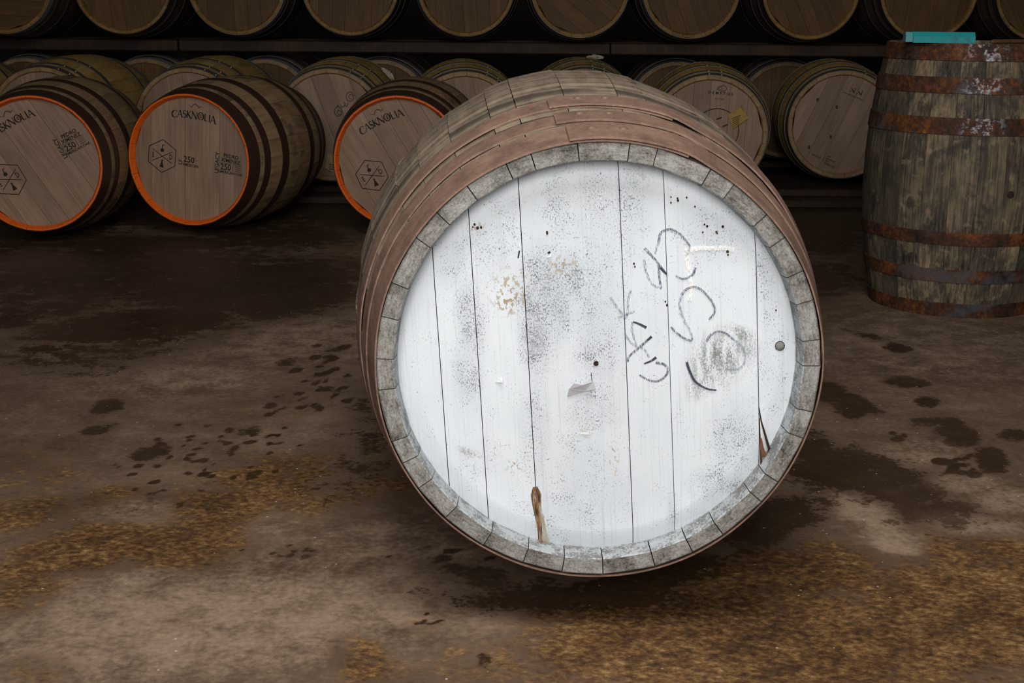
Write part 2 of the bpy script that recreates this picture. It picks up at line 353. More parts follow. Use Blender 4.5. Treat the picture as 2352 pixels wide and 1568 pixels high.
def barrel(label, M, sp, base, group=None, name='oak_barrel', hrot=0.0, lap=70):
    L, rh, rb, te, k = sp['L'], sp['rh'], sp['rb'], sp['te'], sp['key']
    R3 = M.to_3x3(); root = thing(name, label, 'barrel', base, R3, group)
    B = (Matrix.Translation(base) @ R3.to_4x4()).inverted() @ M
    ns = sp['n']; wdt = 2*PI/ns
    me = cached(k+'stave', lambda: stave_mesh(k+'_stave', L, rh, rb, te, wdt, sp['smats'], nl=sp.get('nl', 10), tf=sp.get('tf'), rec=sp['rec']))
    off = random.random()*wdt
    for i in range(ns): link('stave', me, root, B @ Rz(off+i*wdt))
    R = rh-te+.003; zf = -sp['rec']
    cuts = sp['cuts']
    for i in range(len(cuts)-1):
        bm_ = cached(k+'board%d' % i, lambda: board_mesh(k+'_head_board', cuts[i]*R, cuts[i+1]*R, R, zf, .02, [sp['hmat']], nx=2, ny=12, dz=((i*37) % 5-2)*.0005))
        link('head_board', bm_, root, B @ Rz(hrot))
    bk = cached(k+'back', lambda: board_mesh(k+'_rear_head', -R, R, R, -L+.05, .02, [sp['hmat']], nx=10, ny=6))
    link('rear_head', bk, root, B)
    for i, (s0, s1, m) in enumerate(sp['hoops']):
        hm = cached(k+'hoop%d' % i, lambda: hoop_mesh(k+'_hoop', L, rh, rb, s0, s1, .0022, m, seg=sp.get('seg', 56)))
        h = link('hoop', hm, root, B)
        if sp.get('riv') and i < 3:
            rm = cached('rivet_small', lambda: rivet_mesh('rivet', .0055, .003, RIVET))
            sm = (s0+s1)/2; r = prof(sm, L, rh, rb)+.0025
            for da in (-6, 6):
                a = math.radians(lap+da); nrm = Vector((math.cos(a), math.sin(a), 0))
                T = Matrix.Translation((r*math.cos(a), r*math.sin(a), -sm)) @ nrm.to_track_quat('Z', 'Y').to_matrix().to_4x4()
                link('rivet', rm, h, T)
    return root, B
# ---- flat print: strokes and lettering as thin inked shapes
def ribbon(key, lines, m, z, closed=False):
    """lines: list of (points, width or (w0,w1))"""
    v = []; f = []
    for pts, wd_ in lines:
        p = [Vector((a, b)) for a, b in pts]; n_ = len(p); w0, w1 = wd_ if isinstance(wd_, tuple) else (0, 0) if isinstance(wd_, list) else (wd_, wd_)
        b0 = len(v)
        for i in range(n_):
            d = (p[min(i+1, n_-1)]-p[max(i-1, 0)])
            if d.length < 1e-9: d = Vector((1, 0))
            d.normalize(); nn = Vector((-d.y, d.x)); ww = (w0+(w1-w0)*i/(n_-1))/2 if not isinstance(wd_, list) else np.interp(i/(n_-1), np.linspace(0, 1, len(wd_)), wd_)/2
            a, b = p[i]+nn*ww, p[i]-nn*ww; v += [(a.x, a.y, z), (b.x, b.y, z)]
        for i in range(n_-1): f.append((b0+2*i, b0+2*i+1, b0+2*i+3, b0+2*i+2))
    return mesh(key, v, f, [m], smooth=False)
def spline(pts, k=6):
    p = np.array(pts, float); out = []
    P = np.vstack([2*p[0]-p[1], p, 2*p[-1]-p[-2]])
    for i in range(1, len(P)-2):
        for t in np.linspace(0, 1, k, endpoint=False):
            a, b, c, d = P[i-1], P[i], P[i+1], P[i+2]
            out.append(tuple(.5*((2*b)+(c-a)*t+(2*a-5*b+4*c-d)*t*t+(3*b-a-3*c+d)*t**3)))
    out.append(tuple(p[-1])); return out
def text_mesh(body, size, m, z, pos, ang, sx=1.0, space=1.0):
    cu = bpy.data.curves.new('lettering', 'FONT'); cu.body = body; cu.size = size; cu.align_x = 'CENTER'; cu.align_y = 'CENTER'; cu.resolution_u = 2; cu.space_character = space; cu.offset = size*.018
    o = bpy.data.objects.new('tmp', cu); C.objects.link(o); dg = bpy.context.evaluated_depsgraph_get(); dg.update()
    me = bpy.data.meshes.new_from_object(o.evaluated_get(dg)); bpy.data.objects.remove(o)
    me.transform(Matrix.Translation((pos[0], pos[1], z)) @ Rz(ang) @ Matrix.Diagonal((sx, 1, 1, 1)))
    me.materials.clear(); me.materials.append(m); me.name = 'lettering'
    return me
def arc(cx, cy, rx, ry, a0, a1, n=14): return [(cx+rx*math.cos(math.radians(a0+(a1-a0)*i/n)), cy+ry*math.sin(math.radians(a0+(a1-a0)*i/n))) for i in range(n+1)]
# flared capitals for the big word: unit height, strokes (points, (w0,w1))
GL = {'C': (.78, [(arc(.42, .5, .40, .5, 48, 312, 20), (.06, .06)), (arc(.40, .5, .37, .44, 110, 250, 12), .13), ([(.70, .70), (.70, .95)], .05)]),
 'A': (.82, [([(.02, 0), (.38, 1)], .06), ([(.38, 1.02), (.76, 0)], .13), ([(.18, .36), (.58, .36)], .05), ([(-.06, .015), (.12, .015)], .04), ([(.62, .015), (.90, .015)], .04)]),
 'S': (.56, [(arc(.26, .74, .2, .24, 30, 270, 14), (.06, .12)), (arc(.26, .26, .22, .24, 90, -150, 14), (.12, .06))]),
 'K': (.74, [([(.1, 0), (.1, 1)], .12), ([(.62, 1), (.14, .5)], .06), ([(.2, .56), (.72, -.08)], .13)]),
 'N': (.90, [([(.08, 0), (.08, 1)], .06), ([(.06, 1.02), (.76, -.04)], .13), ([(.76, 0), (.76, 1)], .06)]),
 'O': (.98, [(arc(.46, .5, .44, .5, 0, 360, 28), .07), (arc(.46, .5, .40, .46, 120, 240, 10), .11), (arc(.46, .5, .40, .46, -60, 60, 10), .11), ([(.46, .25), (.46, .75)], .05), (arc(.46, .5, .16, .22, 0, 360, 16), .04)]),
 'L': (.66, [([(.1, 0), (.1, 1)], .12), ([(.06, .03), (.46, .03)], .07), ([(.45, 0), (.48, .16)], .04)]),
 'I': (.28, [([(.12, 0), (.12, 1)], .12)])}
def word_strokes(word, h, cx, cy, ang, bend=0.0):
    ws = [GL[c][0] for c in word]; tot = sum(ws); x = -tot/2; out = []
    for c, w_ in zip(word, ws):
        for pts, wd_ in GL[c][1]:
            q = []
            for a, b in pts:
                X, Y = (x+a)*h, (b-.5)*h; Y -= bend*X*X
                q.append((cx+X*math.cos(ang)-Y*math.sin(ang), cy+X*math.sin(ang)+Y*math.cos(ang)))
            out.append((q, tuple(k*h*1.4 for k in wd_) if isinstance(wd_, tuple) else wd_*h*1.4))
        x += w_
    return out
# ================================================================= SETTING
def floor_masks(P):
    """stains and painted shade on the concrete: R = darkening, wet soak plus shade, G = golden-brown sediment, B = bare pale concrete"""
    XYZ = np.c_[P, np.zeros(len(P))]; dpt = (XYZ-ORG)@FW; ok = dpt > .5
    uv = np.full((len(P), 2), -9999.); uv[ok] = project(XYZ[ok]); U, V = uv[:, 0], uv[:, 1]
    def blob(x, y, rx, ry, a=0, p=1.0):
        c, s = math.cos(math.radians(a)), math.sin(math.radians(a)); dx, dy = U-x, V-y
        q = np.sqrt(((dx*c+dy*s)/rx)**2+((-dx*s+dy*c)/ry)**2)
        return np.clip(1.5-q, 0, 1)*p
    def mx(L): 
        m = np.zeros(len(P))
        for b in L: m = np.maximum(m, blob(*b))
        return m
    dark = [(300, 630, 460, 75, -3, .8), (240, 790, 320, 55, -8, .62), (80, 560, 300, 60, 0, .75), (260, 590, 100, 22, -4), (215, 660, 26, 9), (560, 655, 320, 62, -6, .95), (330, 745, 290, 46, -6, .9), (100, 700, 190, 45, 0, .7), (430, 735, 36, 12), (30, 735, 60, 24, 0, .9), (660, 690, 190, 45, -8, .9),  # broad blobs darken the back and left floor
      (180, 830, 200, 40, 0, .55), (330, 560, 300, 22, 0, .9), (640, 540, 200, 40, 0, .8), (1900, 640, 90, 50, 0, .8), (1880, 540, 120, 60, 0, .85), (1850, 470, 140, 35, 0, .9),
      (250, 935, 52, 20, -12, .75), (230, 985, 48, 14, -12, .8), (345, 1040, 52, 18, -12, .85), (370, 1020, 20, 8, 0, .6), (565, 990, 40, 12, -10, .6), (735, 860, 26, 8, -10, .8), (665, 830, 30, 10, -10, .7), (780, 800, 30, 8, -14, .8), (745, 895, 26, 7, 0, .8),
      (860, 980, 90, 110, 0, .5), (800, 1090, 160, 60, -12, .5),  # soft shade beside the cask's left flank, painted on the floor
      (1320, 1370, 300, 42, 0, .9), (1480, 1330, 240, 50, -14, .85), (1100, 1330, 180, 40, 14, .6),  # contact shadow under the cask's front rim, painted in
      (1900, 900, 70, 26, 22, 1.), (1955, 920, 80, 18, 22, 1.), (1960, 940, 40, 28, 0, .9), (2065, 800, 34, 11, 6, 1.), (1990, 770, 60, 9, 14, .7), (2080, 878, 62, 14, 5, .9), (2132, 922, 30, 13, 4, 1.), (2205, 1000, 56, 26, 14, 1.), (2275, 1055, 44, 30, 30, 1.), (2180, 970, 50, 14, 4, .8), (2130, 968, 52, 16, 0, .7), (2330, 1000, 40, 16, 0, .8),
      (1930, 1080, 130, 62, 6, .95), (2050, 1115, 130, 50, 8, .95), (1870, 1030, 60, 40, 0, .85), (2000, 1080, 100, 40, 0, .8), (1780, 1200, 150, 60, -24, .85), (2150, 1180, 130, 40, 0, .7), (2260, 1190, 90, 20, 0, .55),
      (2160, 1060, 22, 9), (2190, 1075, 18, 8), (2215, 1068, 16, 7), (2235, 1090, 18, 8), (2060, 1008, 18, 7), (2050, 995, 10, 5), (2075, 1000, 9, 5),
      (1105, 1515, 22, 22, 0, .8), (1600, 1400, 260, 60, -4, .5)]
    pr = np.random.default_rng(3)
    for (cx, cy, wx, wy, k) in ((560, 1010, 230, 70, 40), (760, 830, 90, 60, 16), (420, 1090, 180, 60, 26), (1010, 1270, 80, 24, 12), (640, 1260, 90, 24, 12), (2200, 1070, 90, 30, 14), (700, 900, 90, 40, 14), (960, 1430, 60, 30, 4)):
        for _ in range(k): dark.append((cx+pr.normal()*wx*.5, cy+pr.normal()*wy*.5, 7+pr.random()*10, 3+pr.random()*4, -10, .95))
    gold = [(200, 1260, 260, 60, -16), (420, 1250, 160, 90, -10), (60, 1370, 110, 60, -20, .9), (520, 1170, 260, 60, -8, .9), (60, 1180, 130, 40, -10, .8), (620, 1090, 180, 46, -6, .8), (250, 1140, 120, 30, -12, .7), (100, 1530, 120, 50, 0, .9), (430, 1290, 120, 40, -10),
      (820, 1500, 110, 70, 30, .95), (960, 1440, 70, 30, 0, .7), (1700, 1480, 620, 150, 0, 1.), (1500, 1430, 420, 90, 0, .9), (2200, 1420, 330, 170, 0, 1.), (2250, 1290, 220, 70, 0, .85), (1760, 1330, 330, 80, -6, .9), (2280, 1240, 100, 40, 0, .6), (1150, 1540, 200, 50, 0, .5), (860, 1120, 160, 40, -14, .6), (60, 1090, 150, 50, 0, .5)]
    pale = [(1990, 1180, 95, 34, 22), (2040, 1230, 80, 30, 20), (1940, 1150, 40, 18, 30), (2220, 1200, 130, 26, 4, .9), (2310, 1150, 90, 36, 0, .8), (2200, 1110, 110, 22, 0, .8), (2060, 1260, 60, 14, 10), (500, 1430, 560, 120, -6, .85), (330, 1180, 110, 40, 0, .6), (620, 1200, 60, 30, 0, .5), (930, 1250, 220, 60, 0, .55), (2110, 1040, 120, 30, 0, .6), (680, 780, 220, 50, -8, .6), (420, 870, 220, 40, -6, .5), (1100, 1430, 160, 50, 0, .45), (300, 1340, 200, 30, -14, .7), (100, 690, 40, 10, -14, .7), (40, 600, 80, 40, 0, .45), (2150, 800, 280, 110, 0, .4)]
    A = np.ones((len(P), 4)); A[:, 0] = mx(dark); A[:, 1] = mx(gold); A[:, 2] = mx(pale)
    A[:, 0] = np.maximum(A[:, 0], np.clip((P[:, 1]-5.6)/.8, 0, .8)); A[np.abs(P[:, 0]) > 3.2, 0] = np.maximum(A[np.abs(P[:, 0]) > 3.2, 0], .6)  # far floor gloom painted into the dark channel; far sides darkened too
    return A
def cells(lo, a, b, hi, fine, coarse):
    return np.r_[np.arange(lo, a, coarse), np.arange(a, b, fine), np.arange(b, hi+coarse/2, coarse)]
fx = cells(-7, -2.3, 2.3, 7, .012, .25); fy = cells(-3, 1.3, 3.2, 3.2, .012, .25); fy = np.r_[fy[fy < 3.2], np.arange(3.2, 6.2, .03), np.arange(6.2, 11.6, .25)]
gx, gy = np.meshgrid(fx, fy); P2 = np.c_[gx.ravel(), gy.ravel()]
nxv, nyv = len(fx), len(fy)
me = bpy.data.meshes.new('floor')
ii = (np.arange(nyv-1)[:, None]*nxv+np.arange(nxv-1)[None]).ravel()
quads = np.stack([ii, ii+1, ii+1+nxv, ii+nxv], 1)
me.vertices.add(len(P2)); me.vertices.foreach_set('co', np.c_[P2, np.zeros(len(P2))].astype(np.float32).ravel())
me.loops.add(quads.size); me.loops.foreach_set('vertex_index', quads.astype(np.int32).ravel())
me.polygons.add(len(quads)); me.polygons.foreach_set('loop_start', np.arange(0, quads.size, 4, dtype=np.int32))
me.update(); me.validate()
at = me.color_attributes.new('stain', 'FLOAT_COLOR', 'POINT'); at.data.foreach_set('color', floor_masks(P2).astype(np.float32).ravel())  # red channel holds the painted shade along with the wet marks
n = N('stained_shaded_concrete'); dk, gd, pl = n.attr('stain')
lo = n.noise(n.oc, 3.2, 6, .62); mid = n.noise(n.oc, 14, 6, .62); hi = n.noise(n.oc, 75, 5, .62); fine = n.noise(n.oc, 240, 3, .6)
mot = n.noise(n.map(n.oc, (1, 1.25, 1), (4, 2, 0), (0, 0, .5)), 62, 4, .68)
base = n.ramp(n.math('ADD', n.math('MULTIPLY', lo, .45), n.math('ADD', n.math('MULTIPLY', mid, .3), n.math('MULTIPLY', hi, .28))), (.34, (.055, .032, .018)), (.5, (.118, .075, .048)), (.66, (.205, .14, .096)))
jit = n.math('ADD', n.math('MULTIPLY', n.math('SUBTRACT', mid, .5), 2.4), n.math('MULTIPLY', n.math('SUBTRACT', hi, .5), 1.5))
pm = n.ss(n.math('ADD', pl, n.math('MULTIPLY', jit, .7)), .15, 1.25); col = n.mix(n.math('MULTIPLY', pm, .75), base, n.mix(hi, (.24, .165, .112), (.42, .30, .212)))
gcol = n.ramp(n.math('ADD', n.math('MULTIPLY', mot, .55), n.math('ADD', n.math('MULTIPLY', mid, .28), n.math('MULTIPLY', lo, .22))), (.41, (.020, .009, .003)), (.50, (.072, .032, .010)), (.58, (.165, .086, .027)), (.68, (.36, .215, .095)))
gm = n.ss(n.math('ADD', n.math('SUBTRACT', gd, n.math('MULTIPLY', pl, .7)), n.math('MULTIPLY', jit, .75)), .25, .85); col = n.mix(n.math('MULTIPLY', gm, .92), col, gcol)
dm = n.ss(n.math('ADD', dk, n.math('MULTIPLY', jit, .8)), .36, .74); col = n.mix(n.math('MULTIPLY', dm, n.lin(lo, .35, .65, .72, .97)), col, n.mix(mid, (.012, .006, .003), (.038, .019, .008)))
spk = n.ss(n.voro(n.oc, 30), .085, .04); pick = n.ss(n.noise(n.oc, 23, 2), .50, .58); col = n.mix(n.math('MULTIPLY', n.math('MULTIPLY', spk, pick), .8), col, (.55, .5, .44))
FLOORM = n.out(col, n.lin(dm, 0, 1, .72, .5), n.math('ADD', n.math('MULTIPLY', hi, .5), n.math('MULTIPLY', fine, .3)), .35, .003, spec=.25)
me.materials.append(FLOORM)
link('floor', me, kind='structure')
n = N('dark_block_wall'); f = n.noise(n.oc, 4, 5); WALL = n.out(n.mix(f, (.02, .017, .014), (.05, .042, .035)), .9, f, .3, .01)
link('wall_back', box_mesh('wall_back', -7.2, 7.2, 11.5, 11.7, 0, 5, WALL), kind='structure')
link('wall_left', box_mesh('wall_left', -7.2, -7, -3, 11.5, 0, 5, WALL), kind='structure')
link('wall_right', box_mesh('wall_right', 7, 7.2, -3, 11.5, 0, 5, WALL), kind='structure')
link('ceiling', box_mesh('ceiling', -7.2, 7.2, -3, 11.7, 5, 5.2, WALL), kind='structure')
# ================================================================= BIG CASK IN FRONT
L, RH, RB, TE, REC = 1.40, .3455, .4315, .030, .034
MC = (.1354, 2.0242, .4467)
M = frame(MC, -.01573, -.0205)
bb = M @ Vector((0, 0, -L/2)); base = Vector((bb.x, bb.y, 0))
root = thing('wooden_cask', 'big weathered cask lying on its side in front, with worn white-painted head', 'barrel', base, M.to_3x3())
BM = (Matrix.Translation(base) @ M.to_3x3().to_4x4()).inverted() @ M
# stave joints measured round the rim
joints = [(1326, 322), (1217, 346), (1161, 374), (1076, 432), (1007, 492), (958, 548), (906, 652), (883, 729), (871, 825), (875, 896), (906, 1013), (926, 1064), (960, 1122), (1025, 1187), (1110, 1252), (1200, 1295), (1290, 1318),
          (1385, 1321), (1505, 1301), (1590, 1266), (1658, 1224), (1743, 1147), (1782, 1104), (1842, 1005), (1861, 945), (1883, 841), (1879, 781), (1865, 690), (1844, 622), (1798, 549), (1759, 496), (1687, 423), (1632, 391), (1512, 337), (1448, 324)]
ang = []
for p in joints:
    a, b = on_frame(M, *p); ang.append(math.atan2(b, a))
ang = sorted(x % (2*PI) for x in ang)
for i, a in enumerate(ang):
    b = ang[(i+1) % len(ang)]
    wv = (b-a) % (2*PI); cen = a+wv/2
    me = stave_mesh('cask_stave', L, RH, RB, TE, wv, [STAVE, ENDG, LIP], nl=22, na=4, gap=.0016, flat_=.55, dr=random.uniform(-.003, .003), dz=random.uniform(-.003, .0005), chiv=.005, tf=.0275, rec=REC)
    link('stave', me, root, BM @ Rz(cen-PI/2))
# head boards
def hp(px, py): return on_frame(M, px, py, -REC)
pairs = [((990, 555), (1028, 1050)), ((1075, 470), (1122, 1190)), ((1187, 395), (1240, 1250)), ((1422, 350), (1453, 1260)), ((1526, 390), (1548, 1190)), ((1735, 515), (1746, 1080))]
angs = []; mids = []
for a, b in pairs:
    A, B_ = hp(*a), hp(*b); angs.append(math.atan2(A[0]-B_[0], A[1]-B_[1])); mids.append(((A[0]+B_[0])/2, (A[1]+B_[1])/2))
HA = -float(np.mean(angs))               # boards lean by this much
ca, sa = math.cos(-HA), math.sin(-HA)
cutx = sorted(m[0]*ca-m[1]*sa for m in mids)
R = RH-TE+.003
def hb(px, py):                          # photo point -> board coordinates
    x, y = hp(px, py); return (x*ca-y*sa, x*sa+y*ca)
def head_masks(P):
    def blob(px, py, rx, ry, p=1.0, a=0):
        x, y = hb(px, py); dx, dy = (P[:, 0]-x)*1500, (P[:, 1]-y)*1500; c, s = math.cos(math.radians(a)), math.sin(math.radians(a))
        return np.clip(1.6-np.sqrt(((dx*c+dy*s)/rx)**2+((-dx*s+dy*c)/ry)**2), 0, 1)*p
    def mx(L_):
        m = np.zeros(len(P))
        for b in L_: m = np.maximum(m, blob(*b))
        return m
    wear = mx([(1250, 680, 60, 110, .95), (1230, 760, 36, 90, 1), (1300, 640, 50, 70, .8), (1080, 740, 30, 100, .8), (1075, 860, 30, 70, .7), (1320, 470, 80, 90, .5), (1370, 560, 50, 200, .5), (1370, 760, 50, 160, .6), (1330, 1080, 70, 90, .35), (1230, 990, 30, 120, .5), (1360, 930, 60, 60, .6),
               (1450, 480, 40, 110, .5), (1690, 1010, 60, 90, .65), (1660, 1110, 70, 40, .7), (1780, 850, 30, 120, .4), (1760, 650, 20, 110, .6), (1640, 540, 80, 60, .4), (1130, 570, 60, 60, .5), (1040, 600, 30, 60, .5), (1150, 480, 50, 40, .4), (1250, 600, 40, 40, .5), (1300, 1180, 90, 60, .4), (1100, 1060, 50, 40, .25), (1400, 1140, 60, 60, .3), (1545, 1180, 12, 40, .6)])
    scuff = mx([(1650, 825, 62, 52, 1, 40), (1625, 850, 30, 60, .9, -30), (1705, 770, 34, 16, .9, -30), (1720, 800, 20, 22, .8), (1080, 1040, 26, 8, .7, -24), (1660, 800, 50, 20, .6, 40)])
    tan = mx([(1170, 690, 34, 30, 1), (1180, 640, 26, 20, .7), (1175, 665, 40, 40, .8), (1290, 610, 30, 20, .8), (1090, 520, 16, 10, 1), (1480, 400, 30, 30, .35), (1180, 1070, 16, 14, .9), (1410, 1050, 8, 40, .9), (1350, 990, 20, 10, .5)])
    A = np.ones((len(P), 4)); A[:, 0], A[:, 1], A[:, 2] = wear, scuff, tan
    return A
cl = [-R]+cutx+[R]
for i in range(len(cl)-1):
    wdt = cl[i+1]-cl[i]
    me = board_mesh('cask_head_board', cl[i], cl[i+1], R, -REC, .02, [WHITE], nx=max(6, int(wdt/.005)), ny=130, gap=.0013, chamfer=.011, dz=(0, -.0008, .0004, -.0006, .0005, -.0007, .0006)[i], masks=head_masks)
    link('head_board', me, root, BM @ Rz(HA), label='white-painted head board worn to grey wood')
HB = BM @ Rz(HA); ZM = -REC+.0012
# hoops with riveted laps
rv = rivet_mesh('hoop_rivet', .0078, .003, REDH)
for s0, s1, la, rivs in ((-.002, .074, 98.5, (1355, 1428)), (.095, .147, 100.5, (1323, 1394)), (.192, .256, 101, (1318, 1386))):
    h = link('hoop', hoop_mesh('cask_hoop', L, RH, RB, s0, s1, .003, REDH, seg=150, wob=.0011, lap=(la, 30)), root, BM, label='red-brown iron hoop')
    sm = s0+(s1-s0)*.62; r = prof(sm, L, RH, RB)+.0078
    for px in rivs:
        a = PI/2-(px-1378-(s0*-110))/(r*1500); nr = Vector((math.cos(a), math.sin(a), .2)).normalized()
        link('rivet', rv, h, Matrix.Translation((r*math.cos(a), r*math.sin(a), -sm)) @ nr.to_track_quat('Z', 'Y').to_matrix().to_4x4())
for s0, s1 in ((.0, .075), (.095, .147), (.192, .256)):
    link('hoop', hoop_mesh('cask_rear_hoop', L, RH, RB, L-s1, L-s0, .003, REDH, seg=90), root, BM)
# rear head
link('rear_head', board_mesh('cask_rear_head', -R, R, R, -L+.06, .02, [SW_brown], nx=12, ny=8), root, BM)
# hand-drawn marks on the white head (points measured on the photo crop)
def zp(x, y): return hb(1380+x/3.7333, 500+y/3.7333)
def strokes(nm, Ls, m, w):
    for l in Ls: link(nm, ribbon(nm, [(spline([zp(*p) for p in l], 6), w)], m, ZM), root, HB)
strokes('crayon_mark', [[(495, 215), (510, 135), (555, 105), (610, 100), (680, 140), (730, 195), (765, 245)], [(375, 260), (440, 330), (500, 400), (565, 485)], [(495, 400), (500, 490), (515, 610)],
    [(690, 660), (730, 615), (800, 592), (870, 625), (940, 700), (975, 770), (970, 820), (925, 870)], [(785, 1030), (765, 1050), (710, 1030), (650, 985), (600, 935)],
    [(435, 1015), (340, 1100), (240, 1190), (235, 1235)], [(470, 1240), (540, 1255), (575, 1300), (550, 1360), (480, 1400), (400, 1385), (330, 1345)],
    [(905, 1060), (935, 1010), (1000, 975), (1070, 990), (1150, 1050)], [(810, 425), (790, 480), (740, 515), (690, 520), (640, 495)]], CRAY, (.0042, .0030))
strokes('faint_crayon_mark', [[(500, 200), (475, 260), (465, 310)], [(370, 350), (385, 450), (420, 540), (470, 590), (495, 595)], [(690, 660), (675, 730), (690, 820), (720, 890), (770, 980), (785, 1030)],
    [(80, 680), (150, 780), (220, 860)], [(145, 855), (290, 800)], [(255, 620), (235, 700), (230, 800), (215, 870)], [(275, 890), (265, 950), (290, 1050), (310, 1105)], [(200, 985), (250, 1060), (310, 1110)], [(330, 1090), (390, 1150), (415, 1200)],
    [(1150, 1050), (1210, 1110), (1235, 1180), (1220, 1260), (1160, 1300), (1070, 1295)], [(730, 330), (765, 245)]], CRAY2, (.0042, .0034))
strokes('dark_crayon_mark', [[(735, 1235), (760, 1310), (800, 1390), (860, 1440), (930, 1470), (990, 1475)], [(390, 940), (330, 910), (275, 890)], [(475, 1195), (430, 1225), (370, 1250)], [(510, 425), (540, 460), (565, 485)], [(435, 1015), (400, 1050)]], CRAYD, (.0044, .0026))
strokes('chalk_mark', [[(730, 300), (745, 400), (765, 520), (770, 640), (760, 710)], [(720, 285), (850, 258), (960, 262), (1060, 258), (1140, 275)]], CHALK, (.0075, .0065))
def poly(nm, pts, m, z, **k):
    v = [(*hb(*p), z) for p in pts]; me = mesh(nm, v, [tuple(range(len(v)))[::-1]], [m], smooth=False); return link(nm, me, root, HB, **k)
def strip(nm, Ls, m, z=ZM, **k):
    for l, w in Ls: link(nm, ribbon(nm, [(spline([hb(*p) for p in l], 6), w)], m, z), root, HB, **k)
strip('rust_run', [([(1229, 1117), (1231, 1135), (1233, 1160), (1236, 1190), (1240, 1220), (1244, 1253)], [.007, .017, .014, .009, .007, .004])], RUN, label='rust-brown run below a head joint')
strip('rust_run', [([(1240, 1150), (1246, 1200), (1256, 1257)], [.004, .008, .009])], RUN2, ZM-.0004, label='pale rust run below a head joint')
strip('split', [([(1743, 935), (1748, 965), (1755, 990), (1762, 1015), (1769, 1038)], (.0015, .0048)), ([(1744, 960), (1745, 1000), (1747, 1035), (1749, 1075)], (.0015, .0035)), ([(1768, 1028), (1763, 1045), (1754, 1062), (1750, 1078)], (.004, .005))], CRACK, label='dark split along the head joint')
strip('splinter', [([(1747, 1005), (1750, 1030), (1756, 1048)], (.003, .010))], SPLINT, ZM+.0006)
strip('scratch', [([(1193, 575), (1190, 592)], .0022), ([(1258, 581), (1264, 578)], .003), ([(1256, 530), (1257, 538)], .003), ([(1358, 855), (1360, 880)], .001)], CRACK)
for (cx, cy, r) in ((1369, 834, .0042),):
    link('nail_hole', ribbon('nail_hole', [(arc(*hb(cx, cy), r*.5, r*.5, 0, 360, 14), r)], CRACK, ZM), root, HB)
x, y = hb(1791, 794); pg = rivet_mesh('wooden_peg', .0068, .0013, paint('weathered_peg', (.20, .20, .19), .8, (.08, .075, .07), .6))
link('peg', pg, root, HB @ Matrix.Translation((x, y, -REC+.0005)), label='grey wooden peg')
link('peg_ring', ribbon('peg_ring', [(arc(x, y, .0074, .0074, 0, 360, 18), .0011)], CRACK, ZM), root, HB)
def flap(nm, pts, m, lift, back=None):      # a torn scrap of paper curling off the board
    q = [hb(*p) for p in pts]; k = len(q); v = [(a, b, -REC+.0012+lift*l) for (a, b), l in zip(q, [.1]+[.4+.6*((i*7) % 3)/2 for i in range(k-2)]+[.1])]
    v += [(a, b, c-.0006) for a, b, c in v]; f = [tuple(range(k)), tuple(range(2*k-1, k-1, -1))]+[(i, i+k, (i+1) % k+k, (i+1) % k) for i in range(k)]
    link(nm, mesh(nm, v, f, [m], smooth=False), root, HB, label='torn paper scrap')
flap('paper_scrap', [(1303, 910), (1306, 893), (1318, 878), (1337, 881), (1353, 873), (1362, 874), (1365, 890), (1345, 897), (1325, 903)], PAPER, .008)
flap('paper_scrap', [(1137, 876), (1146, 868), (1154, 866), (1155, 876), (1146, 880)], PAPERW, .006)
flap('paper_scrap', [(1255, 590), (1262, 584), (1267, 581), (1266, 588), (1259, 592)], PAPERW, .004)
flap('paper_scrap', [(1330, 995), (1342, 991), (1358, 996), (1345, 999)], PAPERW, .003)
# small black knocks in the paint, right board
kn = []
for (px, py, r) in ((1556, 455, 3), (1557, 460, 4), (1577, 453, 3), (1541, 452, 2.5), (1541, 465, 3), (1596, 474, 3), (1618, 515, 3), (1624, 519, 4), (1645, 532, 3.5), (1660, 520, 4.5), (1647, 535, 3), (1614, 533, 3), (1671, 577, 5), (1672, 585, 3), (1532, 700, 4), (1528, 692, 3), (1090, 515, 4), (1097, 523, 5), (1105, 522, 4), (1086, 521, 3), (1456, 605, 3.5), (1458, 612, 3), (1782, 712, 3)):
    x, y = hb(px, py); kn.append((arc(x, y, r*.35/1500, r*.5/1500, 0, 360, 8), r*.65/1500))
link('paint_chip', ribbon('paint_chip', kn, CRACK, ZM), root, HB, kind='stuff')
# ================================================================= BARREL TYPES
CUT = (-1, -.66, -.34, -.02, .33, .67, 1); CUT2 = (-1, -.7, -.38, -.1, .2, .5, .76, 1)
def hoopset(L, lst): return [(a, b, m) for a, b, m in lst]+[(L-b, L-a, m) for a, b, m in lst]
SP_O = dict(key='orange', L=.88, rh=.279, rb=.332, te=.0175, tf=.008, rec=.027, n=26, cuts=CUT2, smats=[SW_brown, ORANGE, ORANGE], hmat=HW_new, hoops=hoopset(.88, [(0, .075, BROWN_HOOP), (.11, .155, BROWN_HOOP), (.255, .315, BROWN_HOOP)]), seg=72)
SP_N = dict(key='new', L=.95, rh=.285, rb=.33, te=.025, tf=.02, rec=.012, n=28, cuts=CUT, smats=[SW_new, OAK_RIM, OAK_RIM], hmat=HW_new, hoops=hoopset(.95, [(.0, .04, GALV), (.075, .105, GALV), (.235, .27, GALV)]), riv=True, seg=64)
SP_R = dict(SP_N, key='rear', hmat=HW_old_dim, smats=[SW_old, OAK_RIM, OAK_RIM], hoops=hoopset(.95, [(0, .05, GREYH), (.1, .145, GREYH), (.26, .3, DARKH)]), riv=False)
SP_U = dict(key='upper', L=.90, rh=.272, rb=.305, te=.024, tf=.018, rec=.02, n=26, cuts=CUT2, smats=[SW_old, HONEY_RIM, HONEY_RIM], hmat=HW_old_dim, hoops=hoopset(.90, [(0, .05, DARKH), (.1, .14, DARKH), (.25, .29, DARKH)]))
